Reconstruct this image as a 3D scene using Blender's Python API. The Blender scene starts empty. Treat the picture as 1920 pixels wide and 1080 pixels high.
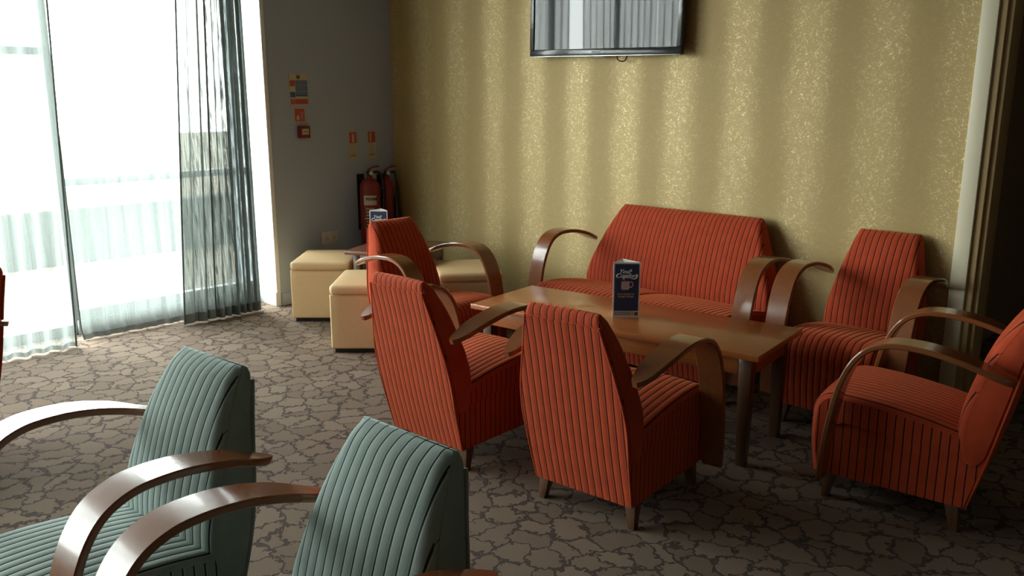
import bpy, bmesh, math, random
from mathutils import Vector, Matrix

random.seed(7)
scene = bpy.context.scene
COL = scene.collection
R = math.radians
PI = math.pi

# ------------------------------------------------------------------ camera
cam_data = bpy.data.cameras.new('camera')
cam_data.sensor_width = 36.0
cam_data.lens = 36.0 * 1590.0 / 1920.0
cam_data.clip_start = 0.05
cam_data.clip_end = 300
cam = bpy.data.objects.new('camera', cam_data)
COL.objects.link(cam)
cam.location = (0, 0, 1.65)
cam.rotation_euler = (R(90 - 12.75), 0, R(43.8))
scene.camera = cam

# ------------------------------------------------------------------ sky, portals, exposure
world = bpy.data.worlds.new('sky')
scene.world = world
world.use_nodes = True
wnt = world.node_tree
wnt.nodes.clear()
w_out = wnt.nodes.new('ShaderNodeOutputWorld')
w_bg = wnt.nodes.new('ShaderNodeBackground')
w_bg.inputs['Color'].default_value = (0.97, 1.0, 1.0, 1)
w_bg.inputs['Strength'].default_value = 7.0
wnt.links.new(w_bg.outputs[0], w_out.inputs[0])

def portal(loc, rot, sx, sy):
    d = bpy.data.lights.new('window_portal', 'AREA')
    d.shape = 'RECTANGLE'; d.size = sx; d.size_y = sy
    d.cycles.is_portal = True
    o = bpy.data.objects.new('window_portal', d)
    COL.objects.link(o); o.location = loc; o.rotation_euler = rot
    return o
portal((-6.42, -0.75, 1.54), (0, R(-90), 0), 3.08, 8.6)

vs = scene.view_settings
vs.view_transform = 'Standard'
vs.look = 'None'
vs.gamma = 1.0
vs.use_curve_mapping = False
vs.exposure = 2.05
scene.cycles.max_bounces = 7
scene.cycles.transparent_max_bounces = 18
scene.cycles.caustics_reflective = False
scene.cycles.caustics_refractive = False

# ------------------------------------------------------------------ key measures
GX = -5.95      # grey wall plane
GY = 4.70       # gold wall plane
REV = 3.505      # where the window recess ends
WX = -6.28      # glazing plane
CEIL = 3.20
HEAD = 3.08     # underside of the window head
ROOM_X1, ROOM_Y0 = 4.0, -6.0

# ------------------------------------------------------------------ material helpers
class NT:
    def __init__(s, name):
        s.m = bpy.data.materials.new(name); s.m.use_nodes = True
        s.t = s.m.node_tree; s.t.nodes.clear()
        s.out = s.t.nodes.new('ShaderNodeOutputMaterial')
    def n(s, typ, **kw):
        nd = s.t.nodes.new(typ)
        ins = kw.pop('ins', {})
        for k, v in kw.items(): setattr(nd, k, v)
        for k, v in ins.items(): s.set(nd, k, v)
        return nd
    def set(s, nd, k, v):
        if isinstance(v, bpy.types.NodeSocket): s.t.links.new(v, nd.inputs[k])
        else: nd.inputs[k].default_value = v
    def math(s, op, a, b=None, c=None, clamp=False):
        nd = s.t.nodes.new('ShaderNodeMath'); nd.operation = op; nd.use_clamp = clamp
        for i, v in enumerate((a, b, c)):
            if v is not None: s.set(nd, i, v)
        return nd.outputs[0]
    def mix(s, fac, a, b):
        nd = s.t.nodes.new('ShaderNodeMix'); nd.data_type = 'RGBA'
        s.set(nd, 'Factor', fac); s.set(nd, 6, a); s.set(nd, 7, b)
        return nd.outputs[2]
    def smooth(s, v, lo, hi, a=0.0, b=1.0):
        nd = s.t.nodes.new('ShaderNodeMapRange'); nd.interpolation_type = 'SMOOTHSTEP'
        s.set(nd, 'Value', v)
        nd.inputs['From Min'].default_value = lo; nd.inputs['From Max'].default_value = hi
        nd.inputs['To Min'].default_value = a; nd.inputs['To Max'].default_value = b
        return nd.outputs[0]
    def coord(s, which='Object', scale=(1, 1, 1), rot=(0, 0, 0)):
        tc = s.t.nodes.new('ShaderNodeTexCoord')
        mp = s.t.nodes.new('ShaderNodeMapping')
        mp.inputs['Scale'].default_value = scale; mp.inputs['Rotation'].default_value = rot
        s.t.links.new(tc.outputs[which], mp.inputs['Vector'])
        return mp.outputs[0]
    def noise(s, vec, scale, detail=3, rough=0.5, dist=0.0):
        return s.n('ShaderNodeTexNoise', ins={'Vector': vec, 'Scale': scale, 'Detail': detail, 'Roughness': rough, 'Distortion': dist})
    def bump(s, h, strength=0.3, dist=0.01):
        return s.n('ShaderNodeBump', ins={'Height': h, 'Strength': strength, 'Distance': dist}).outputs[0]
    def principled(s, color, rough=0.6, normal=None, **kw):
        p = s.t.nodes.new('ShaderNodeBsdfPrincipled')
        s.set(p, 'Base Color', color); s.set(p, 'Roughness', rough)
        if normal is not None: s.set(p, 'Normal', normal)
        for k, v in kw.items(): s.set(p, k.replace('_', ' '), v)
        s.t.links.new(p.outputs[0], s.out.inputs[0])
        return p

def c4(r, g, b): return (r, g, b, 1)

def plain(name, col, rough=0.5, vary=0.06, scale=30, **kw):
    t = NT(name)
    v = t.coord('Object')
    nz = t.noise(v, scale, 3)
    f = t.math('MULTIPLY_ADD', nz.outputs[0], vary * 2, 1 - vary)
    mixn = t.n('ShaderNodeMix', data_type='RGBA', blend_type='MULTIPLY')
    mixn.inputs[0].default_value = 1.0
    mixn.inputs[6].default_value = c4(*col)
    comb = t.n('ShaderNodeCombineColor', ins={0: f, 1: f, 2: f})
    t.t.links.new(comb.outputs[0], mixn.inputs[7])
    t.principled(mixn.outputs[2], rough, **kw)
    return t.m

RIB = 0.033
def fabric(name, base, dark, light, pale, sheen):
    """ribbed velvet: uv.x carries the distance across the ribs in metres"""
    t = NT(name)
    uv = t.n('ShaderNodeUVMap').outputs[0]
    sx = t.n('ShaderNodeSeparateXYZ', ins={0: uv}).outputs[0]
    f = t.math('FRACT', t.math('MULTIPLY_ADD', sx, 1.0 / RIB, 100.0))
    # thin dark groove, thin lighter thread beside it
    d = t.math('ABSOLUTE', t.math('SUBTRACT', f, 0.5))          # 0 mid rib .. 0.5 groove
    groove = t.smooth(d, 0.405, 0.45)
    thread = t.math('MULTIPLY', t.smooth(f, 0.80, 0.86), t.smooth(f, 0.90, 0.95, 1.0, 0.0))
    ov = t.coord('Object')
    nz = t.noise(ov, 14, 4, 0.6)
    nap = t.smooth(nz.outputs[0], 0.3, 0.7)
    c = t.mix(nap, c4(*base), c4(*light))
    c = t.mix(t.math('MULTIPLY', thread, 0.6), c, c4(*pale))
    c = t.mix(groove, c, c4(*dark))
    fine = t.noise(ov, 900, 2)
    hgt = t.math('ADD', t.math('MULTIPLY', groove, -1.0), t.math('MULTIPLY', fine.outputs[0], 0.25))
    p = t.principled(c, 0.85, t.bump(hgt, 0.5, 0.002))
    t.set(p, 'Sheen Weight', t.math('MULTIPLY_ADD', groove, -0.45, 0.5))
    p.inputs['Sheen Roughness'].default_value = 0.5
    p.inputs['Sheen Tint'].default_value = c4(*sheen)
    p.inputs['Specular IOR Level'].default_value = 0.2
    return t.m

def wood(name, c1, c2, rough=0.3, axis=1, coat=0.4):
    t = NT(name)
    sc = [26, 26, 26]; sc[axis] = 1.6
    v = t.coord('Object', tuple(sc))
    n1 = t.noise(v, 1.0, 6, 0.6, 0.6)
    n2 = t.noise(v, 5.0, 3, 0.5)
    f = t.math('ADD', t.math('MULTIPLY', n1.outputs[0], 0.75), t.math('MULTIPLY', n2.outputs[0], 0.25))
    c = t.mix(t.smooth(f, 0.25, 0.75), c4(*c1), c4(*c2))
    r = rough
    p = t.principled(c, r, t.bump(f, 0.015, 0.001))
    p.inputs['Coat Weight'].default_value = coat
    p.inputs['Coat Roughness'].default_value = 0.09
    return t.m

# carpet: tan irregular patches with dark crackle lines
def carpet():
    t = NT('crackle_carpet')
    v = t.coord('Object')
    w = t.noise(v, 7.0, 3, 0.6)
    w2 = t.noise(v, 38.0, 2, 0.5)
    off = t.n('ShaderNodeVectorMath', operation='SCALE', ins={0: t.n('ShaderNodeVectorMath', operation='SUBTRACT', ins={0: w.outputs[1], 1: (0.5, 0.5, 0.5)}).outputs[0], 'Scale': 0.16}).outputs[0]
    off2 = t.n('ShaderNodeVectorMath', operation='SCALE', ins={0: t.n('ShaderNodeVectorMath', operation='SUBTRACT', ins={0: w2.outputs[1], 1: (0.5, 0.5, 0.5)}).outputs[0], 'Scale': 0.06}).outputs[0]
    vv = t.n('ShaderNodeVectorMath', operation='ADD', ins={0: v, 1: off}).outputs[0]
    vv = t.n('ShaderNodeVectorMath', operation='ADD', ins={0: vv, 1: off2}).outputs[0]
    vo = t.n('ShaderNodeTexVoronoi', feature='DISTANCE_TO_EDGE', voronoi_dimensions='2D', ins={'Vector': vv, 'Scale': 8.4, 'Randomness': 1.0})
    wid = t.noise(v, 5.0, 2)
    thr = t.math('MULTIPLY_ADD', wid.outputs[0], 0.11, 0.0)
    line = t.smooth(t.math('SUBTRACT', vo.outputs['Distance'], thr), -0.006, 0.022, 1.0, 0.0)
    cell = t.n('ShaderNodeTexVoronoi', feature='F1', voronoi_dimensions='2D', ins={'Vector': vv, 'Scale': 8.4, 'Randomness': 1.0})
    cv = t.n('ShaderNodeSeparateColor', ins={0: cell.outputs['Color']}).outputs[0]
    base = t.mix(cv, c4(0.175, 0.130, 0.098), c4(0.245, 0.185, 0.140))
    speck = t.noise(v, 260.0, 2, 0.7)
    base = t.mix(t.smooth(speck.outputs[0], 0.35, 0.65, 0.0, 0.35), base, c4(0.10, 0.072, 0.054))
    c = t.mix(t.math('MULTIPLY', line, 0.92), base, c4(0.068, 0.050, 0.045))
    h = t.math('ADD', t.math('MULTIPLY', speck.outputs[0], 0.6), t.math('MULTIPLY', line, -0.5))
    p = t.principled(c, 0.95, t.bump(h, 0.6, 0.004))
    p.inputs['Specular IOR Level'].default_value = 0.1
    return t.m

def gold_paper():
    t = NT('gold_striped_wallpaper')
    v = t.coord('Object')
    s = t.n('ShaderNodeSeparateXYZ', ins={0: v})
    wob = t.noise(t.coord('Object', (3, 1, 1.2)), 2.0, 3)
    xx = t.math('ADD', s.outputs[0], t.math('MULTIPLY_ADD', wob.outputs[0], 0.09, -0.045))
    ph = t.math('MULTIPLY', t.math('ADD', xx, 4.29), 2 * PI / 0.417)
    stripe = t.math('MULTIPLY_ADD', t.math('COSINE', ph), 0.5, 0.5)
    stripe = t.smooth(stripe, 0.0, 1.0)
    fl = t.noise(v, 125.0, 3, 0.75)                       # metallic flakes
    fl2 = t.noise(v, 45.0, 4, 0.7)
    flake = t.math('MULTIPLY', t.smooth(fl.outputs[0], 0.50, 0.66), t.smooth(fl2.outputs[0], 0.38, 0.62))
    dens = t.math('MULTIPLY', flake, t.math('MULTIPLY_ADD', stripe, 0.85, 0.15))
    base = t.mix(stripe, c4(0.42, 0.305, 0.118), c4(0.47, 0.350, 0.147))
    col = t.mix(dens, base, c4(0.92, 0.76, 0.44))
    metal = t.math('MULTIPLY_ADD', dens, 0.5, t.math('MULTIPLY_ADD', stripe, 0.09, 0.10))
    rough = t.math('MULTIPLY_ADD', stripe, -0.10, 0.60)
    p = t.principled(col, rough, t.bump(fl.outputs[0], 0.45, 0.003))
    t.set(p, 'Metallic', metal)
    return t.m

def sheer(name, tint, transp, streak=0.0, sc=(1, 90, 1.5), trans_w=0.65):
    """thin woven net: part of the light goes straight through, the rest scatters"""
    t = NT(name)
    v = t.coord('Object', sc)
    nz = t.noise(v, 1.0, 5, 0.7)
    f = t.smooth(nz.outputs[0], 0.3, 0.7)
    tr = t.math('MULTIPLY_ADD', f, -streak, transp + streak * 0.5, clamp=True)
    # a net seen aslant is denser: transmission falls with the path length through it
    ge = t.n('ShaderNodeNewGeometry')
    cs = t.math('ABSOLUTE', t.n('ShaderNodeVectorMath', operation='DOT_PRODUCT', ins={0: ge.outputs['Incoming'], 1: ge.outputs['Normal']}).outputs['Value'])
    tr = t.math('POWER', tr, t.math('DIVIDE', 1.0, t.math('MAXIMUM', cs, 0.12)), clamp=True)
    dif = t.n('ShaderNodeBsdfDiffuse', ins={'Color': c4(*tint)})
    trn = t.n('ShaderNodeBsdfTranslucent', ins={'Color': c4(*tint)})
    m1 = t.n('ShaderNodeMixShader', ins={0: trans_w, 1: dif.outputs[0], 2: trn.outputs[0]})
    tp = t.n('ShaderNodeBsdfTransparent')
    m2 = t.n('ShaderNodeMixShader', ins={0: tr, 1: m1.outputs[0], 2: tp.outputs[0]})
    t.t.links.new(m2.outputs[0], t.out.inputs[0])
    return t.m

def glass_mat():
    t = NT('window_glass')
    ge = t.n('ShaderNodeNewGeometry')
    cs = t.math('ABSOLUTE', t.n('ShaderNodeVectorMath', operation='DOT_PRODUCT', ins={0: ge.outputs['Incoming'], 1: ge.outputs['Normal']}).outputs['Value'])
    fr = t.math('MULTIPLY_ADD', t.math('POWER', t.math('SUBTRACT', 1.0, cs, clamp=True), 5.0), 0.96, 0.04)
    gl = t.n('ShaderNodeBsdfGlossy', ins={'Roughness': 0.02})
    tp = t.n('ShaderNodeBsdfTransparent', ins={'Color': c4(0.96, 0.99, 0.97)})
    m = t.n('ShaderNodeMixShader', ins={0: fr, 1: tp.outputs[0], 2: gl.outputs[0]})
    t.t.links.new(m.outputs[0], t.out.inputs[0])
    return t.m

M = {}
M['carpet'] = carpet()
M['gold'] = gold_paper()
M['grey'] = plain('blue_grey_paint', (0.40, 0.47, 0.57), 0.75, 0.05, 60)
M['white'] = plain('white_paint', (0.80, 0.81, 0.82), 0.45, 0.03, 20)
M['cream_trim'] = plain('cream_gloss_paint', (0.78, 0.71, 0.52), 0.4, 0.03, 20)
M['jamb'] = plain('ochre_jamb_paint', (0.50, 0.35, 0.17), 0.5, 0.05, 20)
M['dark'] = plain('dark_brown_paint', (0.28, 0.19, 0.11), 0.8, 0.1, 15)
M['rear'] = plain('taupe_paint', (0.20, 0.17, 0.13), 0.8, 0.05, 12)
M['ceil'] = plain('ceiling_paint', (0.50, 0.48, 0.45), 0.85, 0.03, 12)
M['frame'] = plain('grey_window_frame', (0.50, 0.55, 0.58), 0.4, 0.04, 20)
M['glass'] = glass_mat()
M['red'] = fabric('rust_red_velvet', (0.40, 0.048, 0.016), (0.032, 0.005, 0.005), (0.46, 0.060, 0.020), (0.46, 0.10, 0.045), (1.0, 0.30, 0.13))
M['teal'] = fabric('teal_velvet', (0.205, 0.262, 0.240), (0.013, 0.024, 0.027), (0.240, 0.300, 0.275), (0.44, 0.49, 0.45), (0.80, 0.95, 0.90))
M['wood'] = wood('polished_beech_stain', (0.200, 0.064, 0.020), (0.240, 0.080, 0.026), 0.24, 1, 0.45)
M['leg'] = wood('dark_leg_stain', (0.080, 0.035, 0.016), (0.130, 0.060, 0.026), 0.4, 2)
M['table'] = wood('table_veneer', (0.340, 0.098, 0.026), (0.410, 0.130, 0.038), 0.30, 0, 0.3)
M['dtable'] = wood('side_table_veneer', (0.135, 0.040, 0.020), (0.185, 0.062, 0.028), 0.35, 0, 0.3)
M['leather'] = plain('cream_leather', (0.68, 0.47, 0.25), 0.42, 0.05, 25)
M['black'] = plain('black_plastic', (0.012, 0.012, 0.013), 0.3, 0.1, 20)
M['bezel'] = plain('gloss_black_bezel', (0.02, 0.021, 0.023), 0.16, 0.05, 20)
M['chrome'] = plain('brushed_metal', (0.55, 0.55, 0.55), 0.25, 0.05, 60, Metallic=1.0)
M['extred'] = plain('extinguisher_red', (0.22, 0.018, 0.016), 0.32, 0.05, 15)
M['cardwhite'] = plain('card_white', (0.78, 0.76, 0.74), 0.6, 0.02, 40)
M['cardblue'] = plain('card_navy', (0.020, 0.040, 0.105), 0.45, 0.05, 40)
M['mug'] = plain('mug_print_pink', (0.52, 0.36, 0.35), 0.6, 0.03, 60)
M['print_white'] = plain('print_white', (0.75, 0.75, 0.73), 0.6, 0.02, 60)
M['print_tan'] = plain('print_tan', (0.50, 0.38, 0.22), 0.6, 0.02, 60)
M['print_grey'] = plain('print_grey', (0.32, 0.33, 0.35), 0.6, 0.02, 60)
M['print_yellow'] = plain('print_yellow', (0.55, 0.46, 0.08), 0.6, 0.02, 60)
M['print_purple'] = plain('print_purple', (0.16, 0.05, 0.16), 0.6, 0.02, 60)
M['sign_cream'] = plain('sign_cream', (0.55, 0.47, 0.33), 0.5, 0.03, 50)
M['sign_blue'] = plain('sign_blue', (0.045, 0.13, 0.26), 0.5, 0.03, 50)
M['sign_red'] = plain('sign_red', (0.46, 0.085, 0.07), 0.5, 0.03, 50)
M['sign_green'] = plain('sign_green', (0.05, 0.16, 0.10), 0.5, 0.03, 50)
M['ink'] = plain('black_ink', (0.02, 0.02, 0.02), 0.6, 0.02, 50)
M['socket'] = plain('socket_plastic', (0.62, 0.58, 0.50), 0.4, 0.02, 30)
M['sheer'] = sheer('white_sheer', (0.21, 0.235, 0.226), 0.46, 0.22)
M['sheer_hem'] = sheer('white_sheer_hem', (0.20, 0.22, 0.215), 0.20, 0.05)
M['crinkle'] = sheer('grey_green_crinkled_net', (0.060, 0.068, 0.060), 0.24, 0.42, (1, 150, 5.0), 0.6)
M['crinkle_edge'] = sheer('grey_green_crinkled_hem', (0.16, 0.18, 0.17), 0.06, 0.05, (1, 150, 5.0), 0.4)
M['paving'] = plain('sunlit_paving', (0.085, 0.073, 0.047), 0.9, 0.12, 4)
M['outwall'] = plain('rendered_wall', (0.030, 0.034, 0.031), 0.9, 0.2, 2)
M['post'] = plain('post_metal', (0.06, 0.07, 0.07), 0.5, 0.05, 10)

def screen_mat():
    t = NT('tv_screen_glass')
    p = t.principled(c4(0.010, 0.014, 0.012), 0.03)
    p.inputs['IOR'].default_value = 1.38
    return t.m
M['screen'] = screen_mat()

# ------------------------------------------------------------------ mesh helpers
def link(o, parent=None):
    COL.objects.link(o)
    if parent is not None: o.parent = parent
    return o

def mesh_obj(name, verts, faces, mat, parent=None, smooth=False, uvs=None, auto=None):
    me = bpy.data.meshes.new(name)
    me.from_pydata([tuple(v) for v in verts], [], faces)
    if uvs is not None:
        ul = me.uv_layers.new(name='UVMap')
        for l in me.loops: ul.data[l.index].uv = uvs[l.vertex_index]
    me.materials.append(M[mat])
    if smooth: me.polygons.foreach_set('use_smooth', [True] * len(me.polygons))
    me.update()
    o = bpy.data.objects.new(name, me)
    link(o, parent)
    if smooth and auto:
        try: me.set_sharp_from_angle(angle=R(auto))
        except Exception: pass
    return o

class MB:
    """collects simple solids for one part"""
    def __init__(s): s.bm = bmesh.new()
    def box(s, x0, x1, y0, y1, z0, z1, bevel=0.0, seg=2, mtx=None):
        b = bmesh.new()
        bmesh.ops.create_cube(b, size=1.0)
        for v in b.verts:
            v.co = Vector((x0 + (v.co.x + .5) * (x1 - x0), y0 + (v.co.y + .5) * (y1 - y0), z0 + (v.co.z + .5) * (z1 - z0)))
        if bevel > 0:
            bmesh.ops.bevel(b, geom=b.edges[:], offset=bevel, segments=seg, affect='EDGES', profile=0.5)
        s._add(b, mtx); return s
    def cyl(s, p0, p1, r0, r1=None, seg=24, bevel=0.0):
        r1 = r0 if r1 is None else r1
        p0 = Vector(p0); p1 = Vector(p1); d = p1 - p0
        b = bmesh.new()
        bmesh.ops.create_cone(b, cap_ends=True, segments=seg, radius1=r0, radius2=r1, depth=d.length)
        if bevel > 0:
            es = [e for e in b.edges if abs(e.verts[0].co.z - e.verts[1].co.z) < 1e-6]
            bmesh.ops.bevel(b, geom=es, offset=bevel, segments=3, affect='EDGES', profile=0.5)
        q = Vector((0, 0, 1)).rotation_difference(d.normalized()).to_matrix().to_4x4()
        s._add(b, Matrix.Translation((p0 + p1) / 2) @ q); return s
    def lathe(s, prof, seg=28, mtx=None):
        b = bmesh.new(); rings = []
        for r, z in prof:
            if r < 1e-5: rings.append([b.verts.new((0, 0, z))])
            else: rings.append([b.verts.new((r * math.cos(2 * PI * k / seg), r * math.sin(2 * PI * k / seg), z)) for k in range(seg)])
        for A, B in zip(rings, rings[1:]):
            for k in range(seg):
                k2 = (k + 1) % seg
                if len(A) == 1 and len(B) == 1: continue
                if len(A) == 1: b.faces.new((A[0], B[k], B[k2]))
                elif len(B) == 1: b.faces.new((A[k], B[0], A[k2]))
                else: b.faces.new((A[k], A[k2], B[k2], B[k]))
        bmesh.ops.recalc_face_normals(b, faces=b.faces)
        s._add(b, mtx); return s
    def tube(s, pts, r, seg=8):
        b = bmesh.new(); pts = [Vector(p) for p in pts]; rings = []
        up = Vector((0, 0, 1))
        for i, p in enumerate(pts):
            d = (pts[min(i + 1, len(pts) - 1)] - pts[max(i - 1, 0)]).normalized()
            a = d.cross(up)
            if a.length < 1e-4: a = d.cross(Vector((1, 0, 0)))
            a.normalize(); c = d.cross(a).normalized()
            rr = r[i] if isinstance(r, (list, tuple)) else r
            rings.append([b.verts.new(p + a * rr * math.cos(2 * PI * k / seg) + c * rr * math.sin(2 * PI * k / seg)) for k in range(seg)])
        for A, B in zip(rings, rings[1:]):
            for k in range(seg): b.faces.new((A[k], A[(k + 1) % seg], B[(k + 1) % seg], B[k]))
        b.faces.new(rings[0][::-1]); b.faces.new(rings[-1])
        bmesh.ops.recalc_face_normals(b, faces=b.faces)
        s._add(b, None); return s
    def prism(s, poly, t, mtx=None):
        """poly in xy, extruded along z by t"""
        b = bmesh.new()
        lo = [b.verts.new((x, y, 0)) for x, y in poly]; hi = [b.verts.new((x, y, t)) for x, y in poly]
        n = len(poly)
        b.faces.new(lo[::-1]); b.faces.new(hi)
        for k in range(n): b.faces.new((lo[k], lo[(k + 1) % n], hi[(k + 1) % n], hi[k]))
        bmesh.ops.recalc_face_normals(b, faces=b.faces)
        s._add(b, mtx); return s
    def _add(s, b, mtx):
        me = bpy.data.meshes.new('tmp')
        if mtx is not None: b.transform(mtx)
        b.to_mesh(me); b.free(); s.bm.from_mesh(me); bpy.data.meshes.remove(me)
    def build(s, name, mat, parent=None, smooth=True, auto=35, uvaxis=None):
        me = bpy.data.meshes.new(name)
        s.bm.to_mesh(me); s.bm.free()
        me.materials.append(M[mat])
        if uvaxis:
            ul = me.uv_layers.new(name='UVMap')
            for l in me.loops:
                co = me.vertices[l.vertex_index].co
                ul.data[l.index].uv = uvaxis(co)
        if smooth:
            me.polygons.foreach_set('use_smooth', [True] * len(me.polygons))
            try: me.set_sharp_from_angle(angle=R(auto))
            except Exception: pass
        o = bpy.data.objects.new(name, me)
        return link(o, parent)

def tag(o, label, cat, group=None):
    o['label'] = label; o['category'] = cat
    if group: o['group'] = group
    return o

def struct(o, label=None):
    o['kind'] = 'structure'
    if label: o['label'] = label
    return o

def empty(name, loc=(0, 0, 0), rz=0.0):
    o = bpy.data.objects.new(name, None)
    o.empty_display_size = 0.1
    COL.objects.link(o); o.location = loc; o.rotation_euler = (0, 0, rz)
    return o

def copy_tree(o, parent=None):
    c = o.copy(); COL.objects.link(c)
    c.parent = parent
    for ch in list(o.children): copy_tree(ch, c)
    return c

def interp(tab, x):
    if x <= tab[0][0]: return tab[0][1]
    for (a, va), (b, vb) in zip(tab, tab[1:]):
        if x <= b:
            f = (x - a) / (b - a); return va + (vb - va) * f
    return tab[-1][1]

def spline(pts, n):
    """Catmull-Rom through the points"""
    P = [Vector(p) for p in pts]
    P = [P[0] * 2 - P[1]] + P + [P[-1] * 2 - P[-2]]
    out = []
    segs = len(P) - 3
    for i in range(n + 1):
        u = i / n * segs; k = min(int(u), segs - 1); t = u - k
        p0, p1, p2, p3 = P[k:k + 4]
        out.append(0.5 * ((2 * p1) + (p2 - p0) * t + (2 * p0 - 5 * p1 + 4 * p2 - p3) * t * t + (3 * p1 - p0 - 3 * p2 + p3) * t ** 3))
    return out

def stext(tab, n):
    """smooth a (z, value) table"""
    s = spline([(a, b, 0) for a, b in tab], n)
    return [(p.x, p.y) for p in s]

# ------------------------------------------------------------------ the setting
def slab(name, x0, x1, y0, y1, z0, z1, mat, label=None):
    o = MB().box(x0, x1, y0, y1, z0, z1).build(name, mat, None, smooth=False)
    return struct(o, label)

floor = slab('floor', -6.60, ROOM_X1 + .1, ROOM_Y0 - .1, 9.2, -0.12, 0.0, 'carpet', 'tan carpet with dark brown crackle pattern')
slab('ceiling', -6.60, ROOM_X1 + .1, ROOM_Y0 - .1, 9.2, CEIL, CEIL + .12, 'ceil')
slab('wall_gold', GX - .02, -1.335, GY, GY + .14, 0, CEIL, 'gold', 'gold shimmering wallpapered wall with vertical stripes')
slab('wall_grey', -6.60, GX, REV, GY + .14, 0, CEIL, 'grey', 'dark blue-grey painted wall beside the window')
slab('wall_right', ROOM_X1, ROOM_X1 + .1, ROOM_Y0, 9.2, 0, CEIL, 'rear')
slab('wall_rear', -6.6, ROOM_X1, ROOM_Y0 - .1, ROOM_Y0, 0, CEIL, 'rear')
slab('wall_window_end', -6.6, GX, ROOM_Y0, -5.1, 0, CEIL, 'grey')
# dark lobby past the gold wall
slab('wall_lobby', -1.55, ROOM_X1, 7.6, 7.7, 0, CEIL, 'dark')
slab('wall_lobby_side', -1.65, -1.55, GY + .14, 7.7, 0, CEIL, 'dark')
# white reveal of the window recess, its bright edge bead and skirting
rv = slab('trim_1', WX + .03, GX + .004, REV - .022, REV, 0.0, CEIL, 'white', 'white painted reveal at the end of the window recess')
o = MB().box(GX - .008, GX + .010, REV - .030, REV + .004, 0, CEIL, .003).build('edge_bead', 'white', rv)
o = MB().box(WX + .05, GX + .008, REV - .040, REV - .022, 0.0, .115, .004).build('skirting', 'white', rv)
# door casing at the right end of the gold wall
dc = MB().box(-1.335, -1.258, GY - .03, GY + .15, 0, CEIL, .004).build('trim_2', 'cream_trim'); struct(dc, 'cream door casing at the right end of the gold wall')
MB().box(-1.258, -1.225, GY - .012, GY + .16, 0, CEIL, .003).build('jamb_strip', 'jamb', dc)
MB().box(-1.225, -1.200, GY + .01, GY + .17, 0, CEIL, .003).build('stop_strip', 'jamb', dc)
# skirting of the gold and grey walls
struct(MB().box(GX, -1.336, GY - .018, GY, 0, .10, .003).build('baseboard_gold', 'white'))
struct(MB().box(GX, GX + .018, REV + .01, GY - .019, 0, .10, .003).build('baseboard_grey', 'grey'))

# ------------------------------------------------------------------ glazing along the recess
def window(name, y0, y1, zb, rails):
    w = empty(name, (WX, (y0 + y1) / 2, 0)); struct(w, 'grey framed full height window with white sky behind')
    hw = (y1 - y0) / 2
    fw = .022
    f = MB()
    f.box(-.03, .03, -hw, -hw + fw, zb, HEAD, .003); f.box(-.03, .03, hw - fw, hw, zb, HEAD, .003)
    f.box(-.03, .03, -hw + fw, hw - fw, HEAD - .05, HEAD, .003); f.box(-.03, .03, -hw + fw, hw - fw, zb, zb + .07, .003)
    f.build('window_frame', 'frame', w)
    zs = [zb + .07] + sorted(rails) + [HEAD - .05]
    for rz in rails:
        MB().box(-.026, .026, -hw + fw, hw - fw, rz - .025, rz + .025, .003).build('glazing_bar', 'frame', w)
    for a, b in zip(zs, zs[1:]):
        a2 = a + (.025 if a in rails else 0); b2 = b - (.025 if b in rails else 0)
        MB().box(-.004, .004, -hw + fw, hw - fw, a2, b2).build('pane', 'glass', w)
    return w
window('window_1', 2.06, 3.48, .10, [1.07])
window('window_2', 0.90, 2.06, .00, [1.94])
window('window_3', -0.56, 0.90, .10, [1.07])
window('window_4', -2.02, -0.56, .10, [1.07])
window('window_5', -3.48, -2.02, .10, [1.07])
window('window_6', -5.08, -3.48, .10, [1.07])
slab('wall_window_sill', WX - .05, WX + .06, 2.06, 3.50, 0, .10, 'frame')
slab('wall_window_sill.001', WX - .05, WX + .06, -5.1, 0.90, 0, .10, 'frame')
slab('wall_window_head', WX - .05, WX + .06, -5.1, 3.50, HEAD, CEIL, 'ceil')
struct(MB().box(WX - .05, WX + .05, 3.48, 3.505, 0, CEIL).build('trim_3', 'white'))

# ------------------------------------------------------------------ outside
slab('ground_paving', -40, -6.60, -30, 40, -.16, -.06, 'paving', 'pale sunlit paving outside the window')
gw = MB().box(-9.6, -9.3, -6, 12, -.06, .52, .02).build('garden_wall', 'outwall')
tag(gw, 'low grey-green garden wall outside behind the sheer curtains', 'wall')

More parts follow.
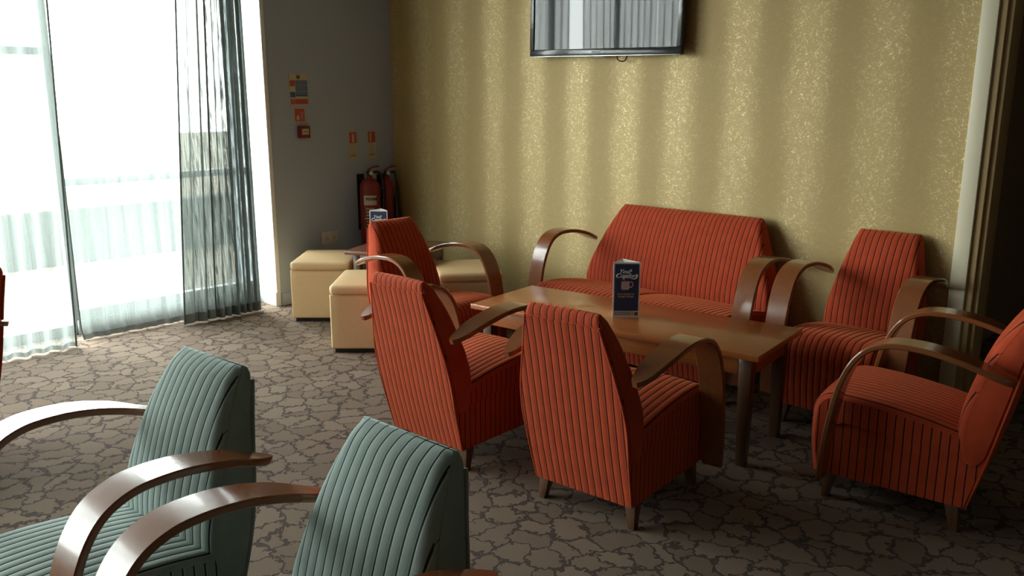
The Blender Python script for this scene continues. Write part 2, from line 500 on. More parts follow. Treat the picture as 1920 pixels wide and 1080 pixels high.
# ------------------------------------------------------------------ curtains
def curtain(name, y0, y1, x, folds, amp, mat, seed, z0=.012, z1=CEIL - .02, flare=0.0, drift=0.0, hem=None, hem_h=.05, edge=None, gather=None, rows=26, fan=False):
    """a hanging net with irregular folds; y runs along the rail"""
    rnd = random.Random(seed)
    n = int(folds * 12)
    ph = [rnd.uniform(0, 6.28) for _ in range(5)]
    am = [rnd.uniform(.6, 1.3) for _ in range(5)]
    def pt(u, v):                    # v 0 bottom .. 1 top
        uu = gather(u) if gather else u
        z = z0 + (z1 - z0) * v
        yy = y0 + (y1 - y0) * uu + drift * (1 - v) * ((1 - u) ** 1.5 if fan else 0.5 + 0.5 * math.sin(3 * u + ph[4]))
        a = 2 * PI * folds * u
        s = am[0] * math.sin(a + 1.1 * math.sin(2.3 * u + ph[0]) + .5 * math.sin(9 * u + ph[1])) + .45 * am[1] * math.sin(.53 * a + ph[2]) + .25 * am[2] * math.sin(2.1 * a + ph[3] + .8 * v)
        k = .75 + .25 * math.sin(5 * u + ph[1]) + .18 * (1 - v)
        fl = flare * max(0, 1 - v / .02) if flare else 0
        yy += amp * .45 * math.cos(a + ph[2]) * (.6 + .4 * v)
        return (x + amp * s * k + fl, yy, z)
    root = empty(name, (x, (y0 + y1) / 2, 0))
    inv = Matrix.Translation((-x, -(y0 + y1) / 2, 0))
    vv = [0, .006, .018, .03] + [.03 + .97 * (i + 1) / rows for i in range(rows)]
    def grid(v_list, nm, m, off=0.0):
        vs_, fs = [], []
        for v in v_list:
            for i in range(n + 1):
                p = pt(i / n, v); vs_.append(inv @ Vector((p[0] + off, p[1], p[2])))
        for r in range(len(v_list) - 1):
            for i in range(n):
                a = r * (n + 1) + i; fs.append((a, a + 1, a + n + 2, a + n + 1))
        return mesh_obj(nm, vs_, fs, m, root, smooth=True)
    grid(vv, 'net', mat)
    if hem:
        hv = hem_h / (z1 - z0)
        grid([0, hv * .5, hv], 'hem', hem, .002)
    if edge:
        for u in edge:
            mb = MB(); pts = [inv @ Vector(pt(u, v)) for v in vv]
            mb.tube(pts, .006, 6).build('side_hem', 'crinkle_edge', root)
    # curtain tape and rail gliders at the head
    return root

G = 'white sheer curtains along the window'
c = curtain('sheer_curtain', 2.03, 3.34, -6.075, 11, .019, 'sheer', 3, flare=.05, hem='sheer_hem', hem_h=.03, drift=-.05, edge=[0.0])
tag(c, 'white sheer curtain hanging between the door mullion and the grey net', 'curtain', G)
c = curtain('sheer_curtain', 0.62, 2.01, -5.90, 11, .020, 'sheer', 5, hem='sheer_hem', hem_h=.03, drift=-.09, edge=[1.0])
tag(c, 'white sheer curtain at the left edge of the photo', 'curtain', G)
for k, (a, b) in enumerate(((-0.95, .60), (-2.5, -0.97), (-4.9, -2.52))):
    c = curtain('sheer_curtain', a, b, -5.90, 10 + 5 * (k == 2), .019, 'sheer', 11 + k)
    tag(c, ['white sheer curtain nearest outside the left edge of the photo', 'white sheer curtain second beyond the left edge of the photo', 'wide white sheer curtain farthest along behind the viewpoint'][k], 'curtain', G)
c = curtain('crinkled_net_curtain', 2.88, 3.30, -5.915, 9.5, .024, 'crinkle', 21, hem='crinkle_edge', hem_h=.07, drift=-.19, fan=True,
            edge=[0.0, .16, .24], gather=lambda u: u ** .62 if u > 0 else 0)
tag(c, 'dark grey-green crinkled net curtain bunched beside the white reveal', 'curtain')
# the curtain rail
rail = MB().box(-6.10, -5.82, -5.05, 3.49, CEIL - .02, CEIL - .001, .003).build('curtain_rail', 'white')
struct(rail, 'white curtain track under the ceiling')
rail.name = 'trim_4'

# ------------------------------------------------------------------ upholstered chairs
def rib(x):
    f = (x / RIB) % 1.0
    return max(0.0, math.cos((f - .5) * PI)) ** .5
RD = .0022

def make_seat(parent, hw, x0=None, x1=None, mat='red'):
    """seat pad that rolls over the front and runs down to the underside; ribs front to back"""
    x0 = -hw if x0 is None else x0; x1 = hw if x1 is None else x1
    top = spline([(.305, .112, 0), (.322, .22, 0), (.325, .33, 0), (.318, .400, 0), (.290, .442, 0), (.235, .460, 0), (.08, .455, 0), (-.10, .432, 0), (-.255, .400, 0)], 30)
    low = [(-.255, .315), (.20, .345), (.262, .310), (.275, .112)]
    prof = [(p.x, p.y) for p in top]
    n = max(24, int((x1 - x0) / RIB * 6))
    m = len(prof)
    V, F, U = [], [], []
    # outward normals of the visible profile
    nor = []
    for i in range(m):
        a = prof[max(i - 1, 0)]; b = prof[min(i + 1, m - 1)]
        d = Vector((b[0] - a[0], b[1] - a[1])).normalized(); nor.append((d.y, -d.x))
    xs = [x0] + [j * RIB / 6 for j in range(-200, 200) if x0 + .001 < j * RIB / 6 < x1 - .001] + [x1]
    n = len(xs) - 1
    rr = .022
    for x in xs:
        e = min(x - x0, x1 - x)
        ins = 0.0 if e >= rr else rr - math.sqrt(max(0, rr * rr - (rr - e) ** 2))
        bulge = .010 * (1 - ((2 * (x - x0) / (x1 - x0)) - 1) ** 2)
        for i, (y, z) in enumerate(prof):
            o = RD * rib(x) - ins + bulge * (1 if 8 < i else .3)
            V.append((x, y + nor[i][0] * o, z + nor[i][1] * o)); U.append((x, 0))
    for c in range(n):
        for i in range(m - 1):
            a = c * m + i; F.append((a, a + 1, a + m + 1, a + m))
    # ends and underside
    for c in (0, n):
        base = len(V)
        for i in range(m): V.append(V[c * m + i]); U.append((V[c * m + i][1], 0))
        for y, z in low: V.append((xs[c], y, z)); U.append((y, 0))
        loop = list(range(base, base + m + len(low)))
        F.append(loop if c == 0 else loop[::-1])
    base = len(V)
    for x in (x0, x1):
        for y, z in [prof[-1]] + low + [prof[0]]: V.append((x, y, z)); U.append((x, 0))
    k = len(low) + 2
    for i in range(k - 1): F.append((base + i, base + k + i, base + k + i + 1, base + i + 1))
    return mesh_obj('seat', V, F, mat, parent, smooth=True, uvs=U, auto=50)

REAR = [(.10, -.270), (.30, -.322), (.50, -.365), (.70, -.405), (.80, -.428), (.905, -.452)]
FRONT = [(.29, -.232), (.40, -.222), (.52, -.234), (.70, -.288), (.80, -.335), (.88, -.385)]
WID = [(.10, .232), (.28, .243), (.42, .250), (.52, .243), (.62, .224), (.75, .194), (.905, .158)]

def loft(name, rows, mat, parent):
    """rows: rings of (x, y, z, u); closed tube with end caps"""
    V, F, U = [], [], []
    k = len(rows[0])
    for r in rows:
        for p in r: V.append(p[:3]); U.append((p[3], p[2]))
    for i in range(len(rows) - 1):
        for j in range(k):
            a = i * k + j; b = i * k + (j + 1) % k
            F.append((a, b, b + k, a + k))
    F.append(list(range(k))[::-1]); F.append([(len(rows) - 1) * k + j for j in range(k)])
    return mesh_obj(name, V, F, mat, parent, smooth=True, uvs=U, auto=60)

def edge_u(xg, x):
    return x if xg == x else (math.floor(x / RIB) + .5) * RIB

def columns(wmax):
    n = int(math.ceil(wmax / (RIB / 6)))
    return [j * RIB / 6 for j in range(-n, n + 1)]

def make_backrest(parent, extra, mat, taper=0.0):
    """tapered leaning back: wide at the hips, narrow at the crown; extra widens it for the sofa"""
    frs, rrs, ws = stext(FRONT, 40), stext(REAR, 40), stext(WID, 40)
    def wid(z): return interp(ws, z) + extra - taper * max(0, (z - .42) / .48) ** 1.2
    cols = columns(wid(.42) + .01)
    rows = []
    zs = [.29 + (.848 - .29) * i / 26 for i in range(27)] + [.856, .864, .871, .877, .882, .886, .8885, .890]
    ZT, RT = .8905, .042
    for z in zs:
        w = wid(z)
        t = max(0, (z - (ZT - RT)) / RT); b = max(0, (.34 - z) / .05)
        yf = interp(frs, min(z, .88)); yr = interp(rrs, z) + .004
        mid = (yf + yr) / 2; half = max((yf - yr) / 2, .028)
        sh = math.sqrt(max(0.0, 1 - t * t)) if t > 0 else (math.sqrt(max(.1, 1 - min(b, 1) ** 2 * .75)) if b > 0 else 1)
        half *= sh
        w -= .010 * (1 - sh) if t > 0 else 0
        ring = []
        for xg in cols:                    # front face, left to right
            x = max(-w, min(w, xg)); e = w - abs(x)
            ins = 0 if e > .03 else .03 - math.sqrt(max(0, .03 ** 2 - (.03 - e) ** 2))
            ins = min(ins, half * .9)
            crown = .018 * (1 - (x / w) ** 2) * sh
            ring.append((x, mid + half - ins * .9 + RD * rib(xg) * sh + crown, z, edge_u(xg, x)))
        y0 = ring[-1][1]; y1 = mid - half + .006 * sh
        for q in (0, .33, .66, 1): ring.append((w + .004 * math.sin(PI * q), y0 + (y1 - y0) * q, z, RIB * (.42 + .1 * q)))
        for xg in reversed(cols):          # rear face, right to left
            x = max(-w, min(w, xg)); e = w - abs(x)
            ins = 0 if e > .008 else .008 - e
            ring.append((x, mid - half + ins * sh - RD * rib(xg) * (sh if z > .80 else 0), z, edge_u(xg, x)))
        for q in (1, .66, .33, 0): ring.append((-w - .004 * math.sin(PI * q), y0 + (y1 - y0) * q, z, RIB * (.42 + .1 * q)))
        rows.append(ring)
    return loft('backrest', rows, mat, parent)

def make_rear_panel(parent, extra, mat, taper=0.0):
    rrs, ws = stext(REAR, 40), stext(WID, 40)
    def wid(z): return interp(ws, z) + extra - .006 - taper * max(0, (z - .42) / .48) ** 1.2
    cols = columns(wid(.42) + .01)
    rows = []
    zt = .844
    for i in range(29):
        z = .102 + (zt - .102) * i / 28
        w = wid(z); yr = interp(rrs, z)
        ring = [(max(-w, min(w, xg)), yr + .012, z, xg) for xg in cols]
        for xg in reversed(cols):
            x = max(-w, min(w, xg))
            ring.append((x, yr - .004 - RD * rib(xg), z, edge_u(xg, x)))
        rows.append(ring)
    o = loft('rear_panel', rows, mat, parent)
    for s in (-1, 1):
        pts = []
        for i in range(30):
            z = .104 + (zt - .104) * i / 29
            pts.append((s * (wid(z) + .001), interp(rrs, z) - .003, z))
        MB().tube(pts, .0045, 8).build('piping', mat, o, uvaxis=lambda co: (RIB * .5, co.z))
    return o

def arm_mesh(parent, side, hx, mat='wood'):
    path = spline([(0, -.395, .648), (0, -.34, .667), (0, -.25, .701), (0, -.14, .727), (0, -.04, .735), (0, .04, .727), (0, .11, .692), (0, .162, .622), (0, .200, .515), (0, .226, .37), (0, .240, .25), (0, .248, .122)], 60)
    L = [0]
    for a, b in zip(path, path[1:]): L.append(L[-1] + (b - a).length)
    tot = L[-1]
    wt = [(0, .020), (.02, .052), (.06, .082), (.12, .102), (.22, .112), (.5, .114), (.75, .110), (1.0, .090)]
    wt = stext(wt, 60)
    V, F = [], []
    th = .022
    prof = [(-1, -1), (-1, 1), (1, 1), (1, -1)]
    for i, p in enumerate(path):
        d = (path[min(i + 1, 60)] - path[max(i - 1, 0)]).normalized()
        nrm = Vector((0, -d.z, d.y))         # upward / outward of the band
        s = L[i] / tot
        w = interp(wt, s)
        cx = hx - .016 * max(0, 1 - s / .2)  # rear tip curls in against the back
        # rounded-rectangle section
        for (a, b) in ((-.5, -.3), (-.5, .3), (-.46, .5), (.46, .5), (.5, .3), (.5, -.3), (.46, -.5), (-.46, -.5)):
            q = p + Vector((side * (cx + a * w), 0, 0)) + nrm * (b * th)
            V.append(q)
    for i in range(60):
        for j in range(8):
            a = i * 8 + j; b = i * 8 + (j + 1) % 8
            F.append((a, b, b + 8, a + 8) if side < 0 else (a, a + 8, b + 8, b))
    F.append(list(range(8)) if side > 0 else list(range(8))[::-1]); F.append([60 * 8 + j for j in range(8)] if side < 0 else [60 * 8 + j for j in range(8)][::-1])
    o = mesh_obj('arm', V, F, mat, parent, smooth=True, auto=40)
    return o

def leg_mesh(parent, x, y, sx, sy):
    b = bmesh.new()
    t, u = .026, .015
    lo = [b.verts.new((x + sx * .012 + a * u, y + sy * .018 + c * u, 0)) for a, c in ((-1, -1), (1, -1), (1, 1), (-1, 1))]
    hi = [b.verts.new((x + a * t, y + c * t, .116)) for a, c in ((-1, -1), (1, -1), (1, 1), (-1, 1))]
    b.faces.new(lo[::-1]); b.faces.new(hi)
    for k in range(4): b.faces.new((lo[k], lo[(k + 1) % 4], hi[(k + 1) % 4], hi[k]))
    bmesh.ops.bevel(b, geom=b.edges[:], offset=.003, segments=2, affect='EDGES', profile=.5)
    mb = MB(); mb._add(b, None)
    return mb.build('leg', 'leg', parent)

def make_base(parent, hw, mat):
    """side-panelled box under the seat"""
    poly = [(.272, .108), (.272, .335), (.22, .352), (-.10, .335), (-.262, .318), (-.318, .318), (-.268, .108)]
    V, F, U = [], [], []
    for x in (-hw, hw):
        for y, z in poly: V.append((x, y, z)); U.append((y, 0))
    n = len(poly)
    F.append(list(range(n))); F.append([n + i for i in range(n)][::-1])
    for i in range(n): F.append((i, n + i, n + (i + 1) % n, (i + 1) % n))
    return mesh_obj('base', V, F, mat, parent, uvs=U)

def make_chair(mat, name='armchair'):
    t = empty(name)
    make_base(t, .236, mat)
    make_seat(t, .243, mat=mat)
    make_backrest(t, 0, mat)
    make_rear_panel(t, 0, mat)
    for s in (-1, 1):
        arm_mesh(t, s, .309)
    for sx in (-1, 1):
        leg_mesh(t, sx * .205, .235, sx, 1); leg_mesh(t, sx * .205, -.225, sx, -1)
    return t

def place(o, x, y, rz, label, cat, group=None):
    o.location = (x, y, 0); o.rotation_euler = (0, 0, R(rz))
    return tag(o, label, cat, group)

red = make_chair('red')
GR = 'rust red striped armchairs around the long table'
place(red, -1.993, 2.735, 5, 'rust red ribbed armchair in the middle with its back to the viewer', 'armchair', GR)
place(copy_tree(red), -2.845, 2.665, 2, 'rust red ribbed armchair seen from behind, left of the middle one', 'armchair', GR)
place(copy_tree(red), -3.833, 3.33, -89, 'rust red ribbed armchair at the left end of the table, facing right', 'armchair', GR)
place(copy_tree(red), -1.110, 3.558, 96, 'rust red ribbed armchair at the far right end of the table, seen side on', 'armchair', GR)
place(copy_tree(red), -1.65, 4.235, 180, 'rust red ribbed armchair against the gold wall between sofa and door casing', 'armchair', GR).scale = (1, 1, 1.06)
place(copy_tree(red), -4.50, 0.70, 180, 'red armchair cut off by the left edge of the photo in front of the curtain', 'armchair', GR)
teal = make_chair('teal')
GT = 'teal striped armchairs in the foreground'
place(teal, -2.302, .722, 185, 'teal ribbed armchair nearer the window, left of the two', 'armchair', GT)
place(copy_tree(teal), -1.435, .745, 182, 'teal ribbed armchair nearest the camera at the bottom edge', 'armchair', GT)

# two-seat sofa
sofa = empty('sofa')
EX = .43
make_base(sofa, .236 + EX, 'red')
make_seat(sofa, 0, -(.243 + EX), -.002)
make_seat(sofa, 0, .002, .243 + EX)
make_backrest(sofa, EX, 'red', .09)
make_rear_panel(sofa, EX, 'red', .09)
for s in (-1, 1):
    arm_mesh(sofa, s, .309 + EX)
    leg_mesh(sofa, s * (.205 + EX), .235, s, 1); leg_mesh(sofa, s * (.205 + EX), -.225, s, -1)
place(sofa, -2.885, 4.215, 180, 'rust red ribbed two-seat sofa with wooden arms against the gold wall', 'sofa').scale = (1, 1, 1.06)

# ------------------------------------------------------------------ tables
def make_table(name, cx, cy, lx, ly, h, rz, mat, leg_t, apron):
    t = empty(name, (cx, cy, 0), R(rz))
    MB().box(-lx / 2, lx / 2, -ly / 2, ly / 2, h - .028, h, .004).build('table_top', mat, t)
    ix, iy = lx / 2 - .045, ly / 2 - .045
    for s in (-1, 1):
        MB().box(-ix + leg_t, ix - leg_t, s * iy - s * .022 if s > 0 else -iy, s * iy if s > 0 else -iy + .022, h - .028 - apron, h - .0285, .002).build('apron', mat, t)
        MB().box(s * ix - .022 if s > 0 else -ix, s * ix if s > 0 else -ix + .022, -iy + leg_t, iy - leg_t, h - .028 - apron, h - .0285, .002).build('apron', mat, t)
    for sx in (-1, 1):
        for sy in (-1, 1):
            x0, y0 = sx * (ix - leg_t / 2), sy * (iy - leg_t / 2)
            b = bmesh.new(); a = leg_t / 2; u = a * .72
            lo = [b.verts.new((x0 + p * u, y0 + q * u, 0)) for p, q in ((-1, -1), (1, -1), (1, 1), (-1, 1))]
            hi = [b.verts.new((x0 + p * a, y0 + q * a, h - .0285)) for p, q in ((-1, -1), (1, -1), (1, 1), (-1, 1))]
            b.faces.new(lo[::-1]); b.faces.new(hi)
            for k in range(4): b.faces.new((lo[k], lo[(k + 1) % 4], hi[(k + 1) % 4], hi[k]))
            bmesh.ops.bevel(b, geom=b.edges[:], offset=.003, segments=2, affect='EDGES', profile=.5)
            m = MB(); m._add(b, None); m.build('leg', 'leg', t)
    return t
tag(make_table('coffee_table', -2.497, 3.460, 1.615, .575, .55, 7, 'table', .062, .085), 'long orange-brown wooden table in the middle of the red seating', 'table')
tag(make_table('side_table', -4.96, 3.95, .60, .60, .55, 26, 'dtable', .055, .07), 'dark red-brown square side table in the corner among the cream stools', 'table')

# ------------------------------------------------------------------ cream stools
def make_stool():
    t = empty('cube_stool')
    def rbox(hx, hy, z0, z1, r, bul):
        b = bmesh.new()
        bmesh.ops.create_cube(b, size=1.0)
        for v in b.verts: v.co = Vector((v.co.x * 2 * hx, v.co.y * 2 * hy, z0 + (v.co.z + .5) * (z1 - z0)))
        bmesh.ops.bevel(b, geom=b.edges[:], offset=r, segments=4, affect='EDGES', profile=.5)
        bmesh.ops.subdivide_edges(b, edges=[e for e in b.edges if e.calc_length() > .1], cuts=6, use_grid_fill=True)
        for v in b.verts:
            fx = 1 - (v.co.x / hx) ** 2; fy = 1 - (v.co.y / hy) ** 2
            if v.co.z > z1 - 1e-4: v.co.z += bul * max(0, fx) * max(0, fy)
        return b
    m = MB(); m._add(rbox(.2265, .2665, .030, .391, .012, 0), None); m.build('body', 'leather', t)
    m = MB(); m._add(rbox(.2272, .2672, .388, .457, .026, .008), None); lid = m.build('cushion_top', 'leather', t)
    pts = []
    hx, hy, r = .2262, .2662, .014
    for k in range(33):
        a = 2 * PI * k / 32
        cx = (hx - r) * (1 if math.cos(a) >= 0 else -1); cy = (hy - r) * (1 if math.sin(a) >= 0 else -1)
        pts.append((cx + r * math.cos(a), cy + r * math.sin(a), .390))
    MB().tube(pts, .0022, 6).build('seam_piping', 'leather', lid)
    MB().box(-.205, .205, -.245, .245, 0, .032).build('plinth', 'black', t)
    return t
st = make_stool()
GS = 'cream cube stools around the side table'
place(st, -5.452, 3.640, 44, 'cream leather cube stool farthest left below the white wall socket', 'stool', GS)
place(copy_tree(st), -4.575, 3.385, 44, 'cream leather cube stool in front of the side table, partly behind red chair backs', 'stool', GS)
place(copy_tree(st), -4.385, 4.10, 53, 'cream leather cube stool by the gold wall behind a red chair arm', 'stool', GS)

# ------------------------------------------------------------------ flat print helpers
def text_mesh(name, body, size, mat, parent, mtx, shear=0.0, extrude=.0003, space=1.0, bold=0.0):
    cu = bpy.data.curves.new(name, 'FONT')
    cu.body = body; cu.size = size; cu.align_x = 'CENTER'; cu.align_y = 'CENTER'
    cu.shear = shear; cu.extrude = extrude; cu.space_character = space; cu.offset = bold
    cu.resolution_u = 3
    tmp = bpy.data.objects.new(name, cu); COL.objects.link(tmp)
    dg = bpy.context.evaluated_depsgraph_get()
    me = bpy.data.meshes.new_from_object(tmp.evaluated_get(dg))
    bpy.data.objects.remove(tmp); bpy.data.curves.remove(cu)
    me.transform(mtx); me.materials.clear(); me.materials.append(M[mat])
    me.name = name
    return link(bpy.data.objects.new(name, me), parent)

def patch(name, x0, x1, z0, z1, y, mat, parent, t=.0008):
    """thin printed rectangle facing local -Y"""
    return MB().box(x0, x1, y - t, y, z0, z1).build(name, mat, parent, smooth=False)

FACE = Matrix.Rotation(R(90), 4, 'X')      # text plane to the XZ plane, facing -Y

def swash(parent, pts, r, y, mat):
    p = spline([(a, y, b) for a, b in pts], 24)
    n = len(p)
    return MB().tube(p, [r * (.35 + .65 * math.sin(PI * i / (n - 1))) for i in range(n)], 6).build('swash', mat, parent)

def tent_card(x, y, z, rz, label):
    t = empty('tent_card', (x, y, z), R(rz))
    W, Hh, D = .136, .285, .105
    hw = W / 2
    # three-sided folded card: a hollow triangular sleeve with its apex to the rear
    tri = [(-hw, 0), (hw, 0), (-.012, D)]
    th = .0015
    m = MB()
    for (a, b) in ((0, 1), (1, 2), (2, 0)):
        p, q = Vector((*tri[a], 0)), Vector((*tri[b], 0))
        d = (q - p).normalized(); n = Vector((d.y, -d.x, 0))
        poly = [p, q, q - n * th, p - n * th]
        m.prism([(v.x, v.y) for v in poly], Hh)
    m.build('card_sleeve', 'cardwhite', t)
    # tucked-in top flap, slightly below the edge and dished
    V = [(-hw + .002, .001, Hh - .001), (hw - .002, .001, Hh - .001), (-.012, D - .003, Hh - .001), (-.008, D * .36, Hh - .008)]
    V += [(a, b, c - .0012) for a, b, c in V]
    mesh_obj('top_flap', V, [(0, 1, 3), (1, 2, 3), (2, 0, 3), (4, 7, 5), (5, 7, 6), (6, 7, 4), (0, 4, 5, 1), (1, 5, 6, 2), (2, 6, 4, 0)], 'cardwhite', t)
    yf = -.0002
    pan = patch('printed_panel', -hw + .007, hw - .007, .034, Hh - .008, yf, 'cardblue', t)
    patch('footer_strip', -hw + .007, hw - .042, .010, .031, yf, 'print_grey', t)
    patch('footer_logo', hw - .040, hw - .026, .010, .031, yf, 'print_yellow', t)
    patch('footer_logo', hw - .025, hw - .007, .010, .028, yf, 'print_purple', t)
    y2 = -.0013
    T = lambda cx, cz: Matrix.Translation((cx, y2, cz)) @ FACE
    text_mesh('lettering', 'Your', .030, 'print_white', pan, T(-.010, .238), .35, bold=.0006)
    text_mesh('lettering', 'Comfort', .030, 'print_white', pan, T(-.002, .216), .35, bold=.0007)
    swash(pan, [(.020, .204), (.038, .200), (.050, .208), (.053, .219), (.046, .226)], .0026, y2, 'print_white')
    swash(pan, [(-.045, .206), (-.052, .213), (-.049, .223), (-.040, .229)], .0022, y2, 'print_white')
    swash(pan, [(-.008, .196), (-.018, .199), (-.014, .206), (.002, .207), (.016, .203)], .0022, y2, 'print_white')
    swash(pan, [(.014, .246), (.021, .247), (.024, .241)], .002, y2, 'print_white')
    # mug
    q = MB(); q.box(-.027, .014, y2 - .0004, y2 + .0004, .150, .188, .0)
    q.prism([(-.027, .150), (.014, .150), (.008, .144), (-.021, .144)], .0008, Matrix.Translation((0, y2 + .0004, 0)) @ FACE)
    mg = q.build('mug_picture', 'mug', pan, smooth=False)
    h = spline([(.013, y2, .184), (.026, y2, .184), (.032, y2, .171), (.025, y2, .158), (.013, y2, .158)], 16)
    MB().tube(h, .0024, 6).build('mug_handle_picture', 'mug', pan)
    text_mesh('lettering', "DON'T FORGET TO", .0095, 'print_tan', pan, T(-.003, .121), bold=.0003)
    text_mesh('lettering', 'CLAIM YOURS', .0120, 'print_tan', pan, T(-.003, .108), bold=.0004)
    return tag(t, label, 'table card', 'three-sided navy table cards')
tent_card(-2.478, 3.421, .55, 43.0, 'navy tent card with mug picture standing on the long wooden table')
tent_card(-4.98, 3.78, .55, 35.0, 'blue tent card on the corner side table in front of the fire extinguisher')

# ------------------------------------------------------------------ television
tv = empty('television', (-3.605, GY - .075, 2.275))
tv.rotation_euler = (0, R(1.0), R(0.0))
W2, H2 = .630, .365
f = MB()
f.box(-W2, W2, -.022, .018, -H2, -H2 + .048, .006); f.box(-W2, W2, -.022, .018, H2 - .036, H2, .006)
f.box(-W2, -W2 + .036, -.022, .018, -H2 + .048, H2 - .036, .004); f.box(W2 - .036, W2, -.022, .018, -H2 + .048, H2 - .036, .004)
bz = f.build('bezel', 'bezel', tv)
MB().box(-W2 + .035, W2 - .035, -.014, .010, -H2 + .047, H2 - .035).build('screen', 'screen', tv, smooth=False)
MB().box(-W2 + .05, W2 - .05, .016, .045, -H2 + .05, H2 - .05, .01).build('rear_housing', 'black', tv)
MB().box(-.16, .16, .044, .0735, -.16, .16).build('wall_bracket', 'black', tv)
MB().box(-W2 + .004, W2 - .004, -.0235, -.0205, -H2 - .001, -H2 + .004, .001).build('chrome_strip', 'chrome', tv)
text_mesh('lettering', 'SAMSUNG', .017, 'print_grey', bz, Matrix.Translation((-.03, -.0226, -H2 + .026)) @ FACE, bold=.0006)
q = MB(); q.lathe([(0, -.012), (.045, -.010), (.05, 0), (0, .0)], 20, Matrix.Translation((-.015, 0, -H2 + .002)) @ Matrix.Diagonal((1, .3, 1, 1)))
q.build('sensor_bump', 'print_grey', tv)
MB().tube(spline([(.105, .03, -H2 + .03), (.11, .03, -H2 - .018), (.14, .03, -H2 - .034), (.175, .03, -H2 - .026), (.20, .03, -H2 + .03)], 18), .004, 8).build('cable', 'black', tv)
tag(tv, 'black flat screen television on the gold wall reflecting the curtains', 'television')

# ------------------------------------------------------------------ signs and socket on the grey wall (local x along +Y, facing +X)
def wall_thing(name, y, z):
    o = empty(name, (GX + .0006, y, z)); o.rotation_euler = (0, 0, R(90)); return o
# local: +x -> world +Y ; -y -> world +X
s = wall_thing('fire_action_notice', 3.780, 1.700)
patch('board', -.083, .083, -.122, .122, 0, 'sign_cream', s, .0025)
yk = -.0026
patch('panel', -.028, .078, .038, .070, yk, 'sign_blue', s); patch('panel', -.028, .078, -.010, .033, yk, 'sign_blue', s); patch('panel', -.028, .078, -.052, -.015, yk, 'sign_blue', s)
patch('panel', -.078, -.033, .026, .070, yk, 'sign_red', s); patch('panel', -.078, -.033, -.060, -.018, yk, 'sign_blue', s)
patch('panel', -.033, .078, -.112, -.072, yk, 'sign_red', s); patch('panel', -.078, -.036, -.112, -.072, yk, 'sign_red', s)
MB().cyl((0, yk, .096), (0, yk - .0008, .096), .017, .017, 20).build('round_symbol', 'sign_green', s)
for zz in (.060, .050, .022, .012, .002, -.025, -.035):
    patch('text_line', -.022, .066, zz - .002, zz + .002, yk - .0009, 'print_grey', s, .0003)
text_mesh('lettering', '!', .034, 'print_white', s, Matrix.Translation((-.056, yk - .0014, -.092)) @ FACE)
tag(s, 'cream, blue and red fire action notice, topmost on the grey wall', 'sign')

s = wall_thing('fire_call_point_sign', 3.776, 1.505)
patch('board', -.054, .054, -.060, .060, 0, 'sign_cream', s, .002)
pn = patch('panel', -.045, .045, -.050, .048, -.0021, 'sign_red', s)
yk = -.0031
q = MB(); q.prism([(-.030, -.040), (-.002, -.040), (-.002, -.012), (-.010, .006), (-.018, -.006), (-.030, -.010)], .0006, Matrix.Translation((0, yk + .0006, 0)) @ FACE); q.build('hand_symbol', 'sign_cream', pn, smooth=False)
for k, (a, b) in enumerate(((.012, .020), (.020, .004), (.030, .016), (.014, -.014), (.026, -.012), (.022, -.030))):
    q = MB(); q.prism([(a - .006, b - .006), (a + .006, b - .006), (a, b + .009)], .0006, Matrix.Translation((0, yk + .0006, 0)) @ FACE); q.build('flame_symbol', 'sign_cream', pn, smooth=False)
tag(s, 'small square red and cream fire alarm sign below the action notice', 'sign')

s = wall_thing('fire_call_point', 3.793, 1.373)
MB().box(-.048, .048, -.045, 0, -.048, .048, .006).build('housing', 'extred', s)
w_ = MB().box(-.031, .031, -.0475, -.0445, -.020, .024, .001).build('break_panel', 'sign_cream', s)
for k in (-1, 0, 1):
    q = MB(); q.cyl((k * .016, -.0478, .002), (k * .016, -.0472, .002), .005, .005, 12); q.build('dot_mark', 'ink', w_)
tag(s, 'small red break-glass fire call point box on the grey wall', 'call point')

def id_sign(y, lab, red_poly):
    s = wall_thing('extinguisher_sign', y, 1.243)
    patch('board', -.043, .043, -.121, .121, 0, 'sign_cream', s, .002)
    pn = patch('panel', -.037, .037, .022, .113, -.0021, 'sign_red', s)
    yk = -.0031
    q = MB(); q.prism(red_poly, .0005, Matrix.Translation((0, yk + .0006, 0)) @ FACE); q.build('extinguisher_symbol', 'sign_cream', pn, smooth=False)
    rnd = random.Random(int(y * 100))
    for k in range(8):
        zz = .008 - k * .0145
        L = rnd.uniform(.018, .032)
        patch('text_line', -.033, -.033 + 2 * L, zz - .0025, zz + .0025, -.0021, 'ink' if k == 6 else 'print_grey', s, .0005)
    return tag(s, lab, 'sign', 'fire extinguisher identification signs')
id_sign(4.278, 'narrow red and cream fire extinguisher sign, left of the pair', [(-.012, .03), (.012, .03), (.012, .085), (.004, .100), (-.004, .100), (-.012, .085)])
id_sign(4.471, 'narrow red and cream fire extinguisher sign, right of the pair by the corner', [(-.022, .03), (-.006, .03), (-.006, .105), (-.022, .105)])

s = wall_thing('wall_socket', 4.003, .500)
MB().box(-.080, .080, -.012, 0, -.050, .050, .004).build('face_plate', 'socket', s)
for k in (-1, 1):
    MB().box(k * .045 - .008, k * .045 + .008, -.016, -.011, .014, .034, .002).build('switch', 'socket', s)
    for dx, dz, a, b in ((0, .004, .003, .006), (-.011, -.014, .005, .0025), (.011, -.014, .005, .0025)):
        MB().box(k * .036 + dx - a, k * .036 + dx + a, -.0124, -.0118, dz - b, dz + b).build('pin_hole', 'ink', s)
tag(s, 'white double electrical socket on the grey wall above a cream stool', 'socket')

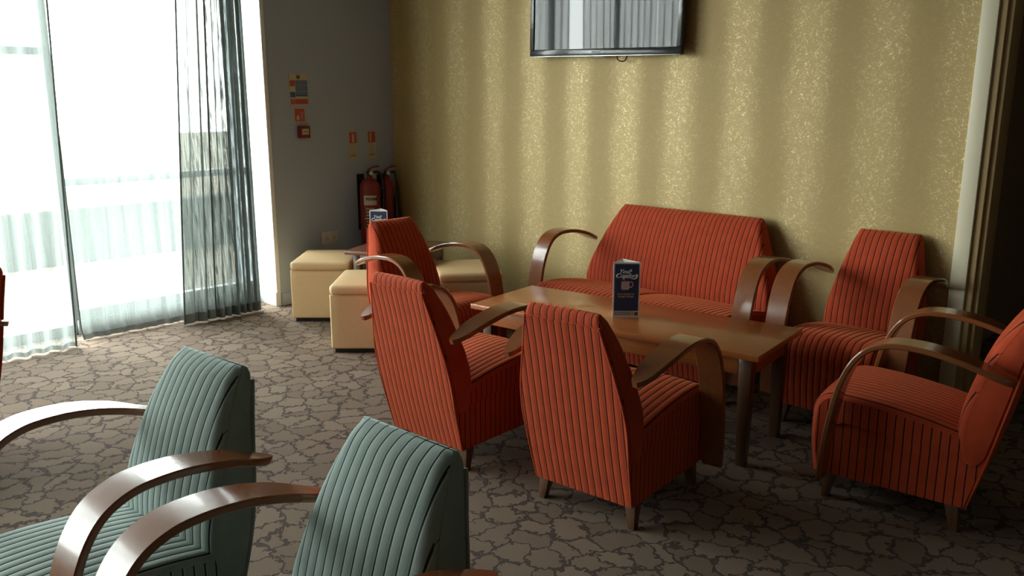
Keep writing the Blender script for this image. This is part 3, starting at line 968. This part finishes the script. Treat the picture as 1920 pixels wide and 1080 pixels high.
# ------------------------------------------------------------------ fire extinguishers
def extinguisher(x, y, z0, r, h, label, foam):
    t = empty('fire_extinguisher', (x, y, z0))
    prof = [(0, 0), (r * .92, 0), (r, .012), (r, h - .075), (r * .93, h - .045), (r * .70, h - .016), (r * .36, h), (.024, h + .004), (.024, h + .02), (0, h + .02)]
    MB().lathe(prof, 36).build('cylinder', 'extred', t, auto=40)
    v = MB().cyl((0, 0, h + .015), (0, 0, h + .065), .022, .020, 20).box(-.02, .02, -.02, .02, h + .035, h + .06, .004).build('valve', 'black', t)
    # carry handle and squeeze lever reach towards the room's gold wall
    MB().box(-.010, .010, -.01, .105, h + .060, h + .068, .003).build('carry_handle', 'chrome', v)
    b = MB().tube(spline([(0, -.015, h + .07), (0, .03, h + .090), (0, .10, h + .098)], 10), .008, 8); b.build('squeeze_lever', 'extred', v)
    # gauge and hose
    MB().cyl((.020, 0, h + .045), (.034, 0, h + .045), .016, .016, 18).build('gauge', 'print_white', v)
    hose = spline([(0, .02, h + .045), (.01, .075, h + .05), (.015, r + .030, h + .0), (.018, r + .038, h - .12), (.02, r + .028, h - .30), (.02, r + .018, h - .42)], 30)
    MB().tube(hose, .012, 10).build('hose', 'black', t)
    if foam:
        MB().tube([(.02, r + .020, h - .40), (.02, r + .018, h - .47), (.02, r + .016, h - .52)], [.016, .014, .010], 10).build('nozzle', 'black', t)
    else:
        MB().cyl((.02, r + .022, h - .16), (.02, r + .035, h - .42), .018, .042, 16).build('horn', 'black', t)
    # printed label: curved patches on the cylinder, facing the room
    def band(name, a0, a1, z0_, z1_, mat, off=.0012):
        V, F = [], []
        n = 12
        for k in range(n + 1):
            a = R(a0 + (a1 - a0) * k / n)
            for zz in (z0_, z1_): V.append(((r + off) * math.cos(a), (r + off) * math.sin(a), zz))
        for k in range(n): F.append((2 * k, 2 * k + 2, 2 * k + 3, 2 * k + 1))
        return mesh_obj(name, V, F, mat, t, smooth=True)
    if foam:
        lb = band('label_panel', -75, 0, h - .215, h - .135, 'sign_cream')
        a = R(-32)
        mt = Matrix.Translation(((r + .002) * math.cos(a), (r + .002) * math.sin(a), h - .165)) @ Matrix.Rotation(a + R(90), 4, 'Z') @ FACE
        text_mesh('lettering', 'FOAM', .034, 'ink', lb, mt, bold=.0008)
        rnd = random.Random(5)
        for k in range(7):
            zz = h - .245 - k * .027
            a0 = rnd.uniform(-72, -60); a1 = a0 + rnd.uniform(25, 55)
            band('text_line', a0, a1, zz - .006, zz + .004, 'sign_cream' if k % 2 else 'print_tan')
    # wall bracket
    MB().box(GX - x + .001, -r * .6, -.03, .03, h * .30, h * .36).box(GX - x + .001, GX - x + .012, -.035, .035, h * .2, h + .03).box(-.012, .0, -.012, .012, h * .25, h * .3).build('wall_bracket', 'black', t)
    return tag(t, label, 'fire extinguisher', 'wall hung fire extinguishers')
extinguisher(-5.815, 4.335, .42, .086, .555, 'large red foam fire extinguisher with cream label hung on the grey wall', True)
extinguisher(-5.855, 4.545, .47, .058, .49, 'slimmer dark-horned fire extinguisher half hidden in the corner', False)
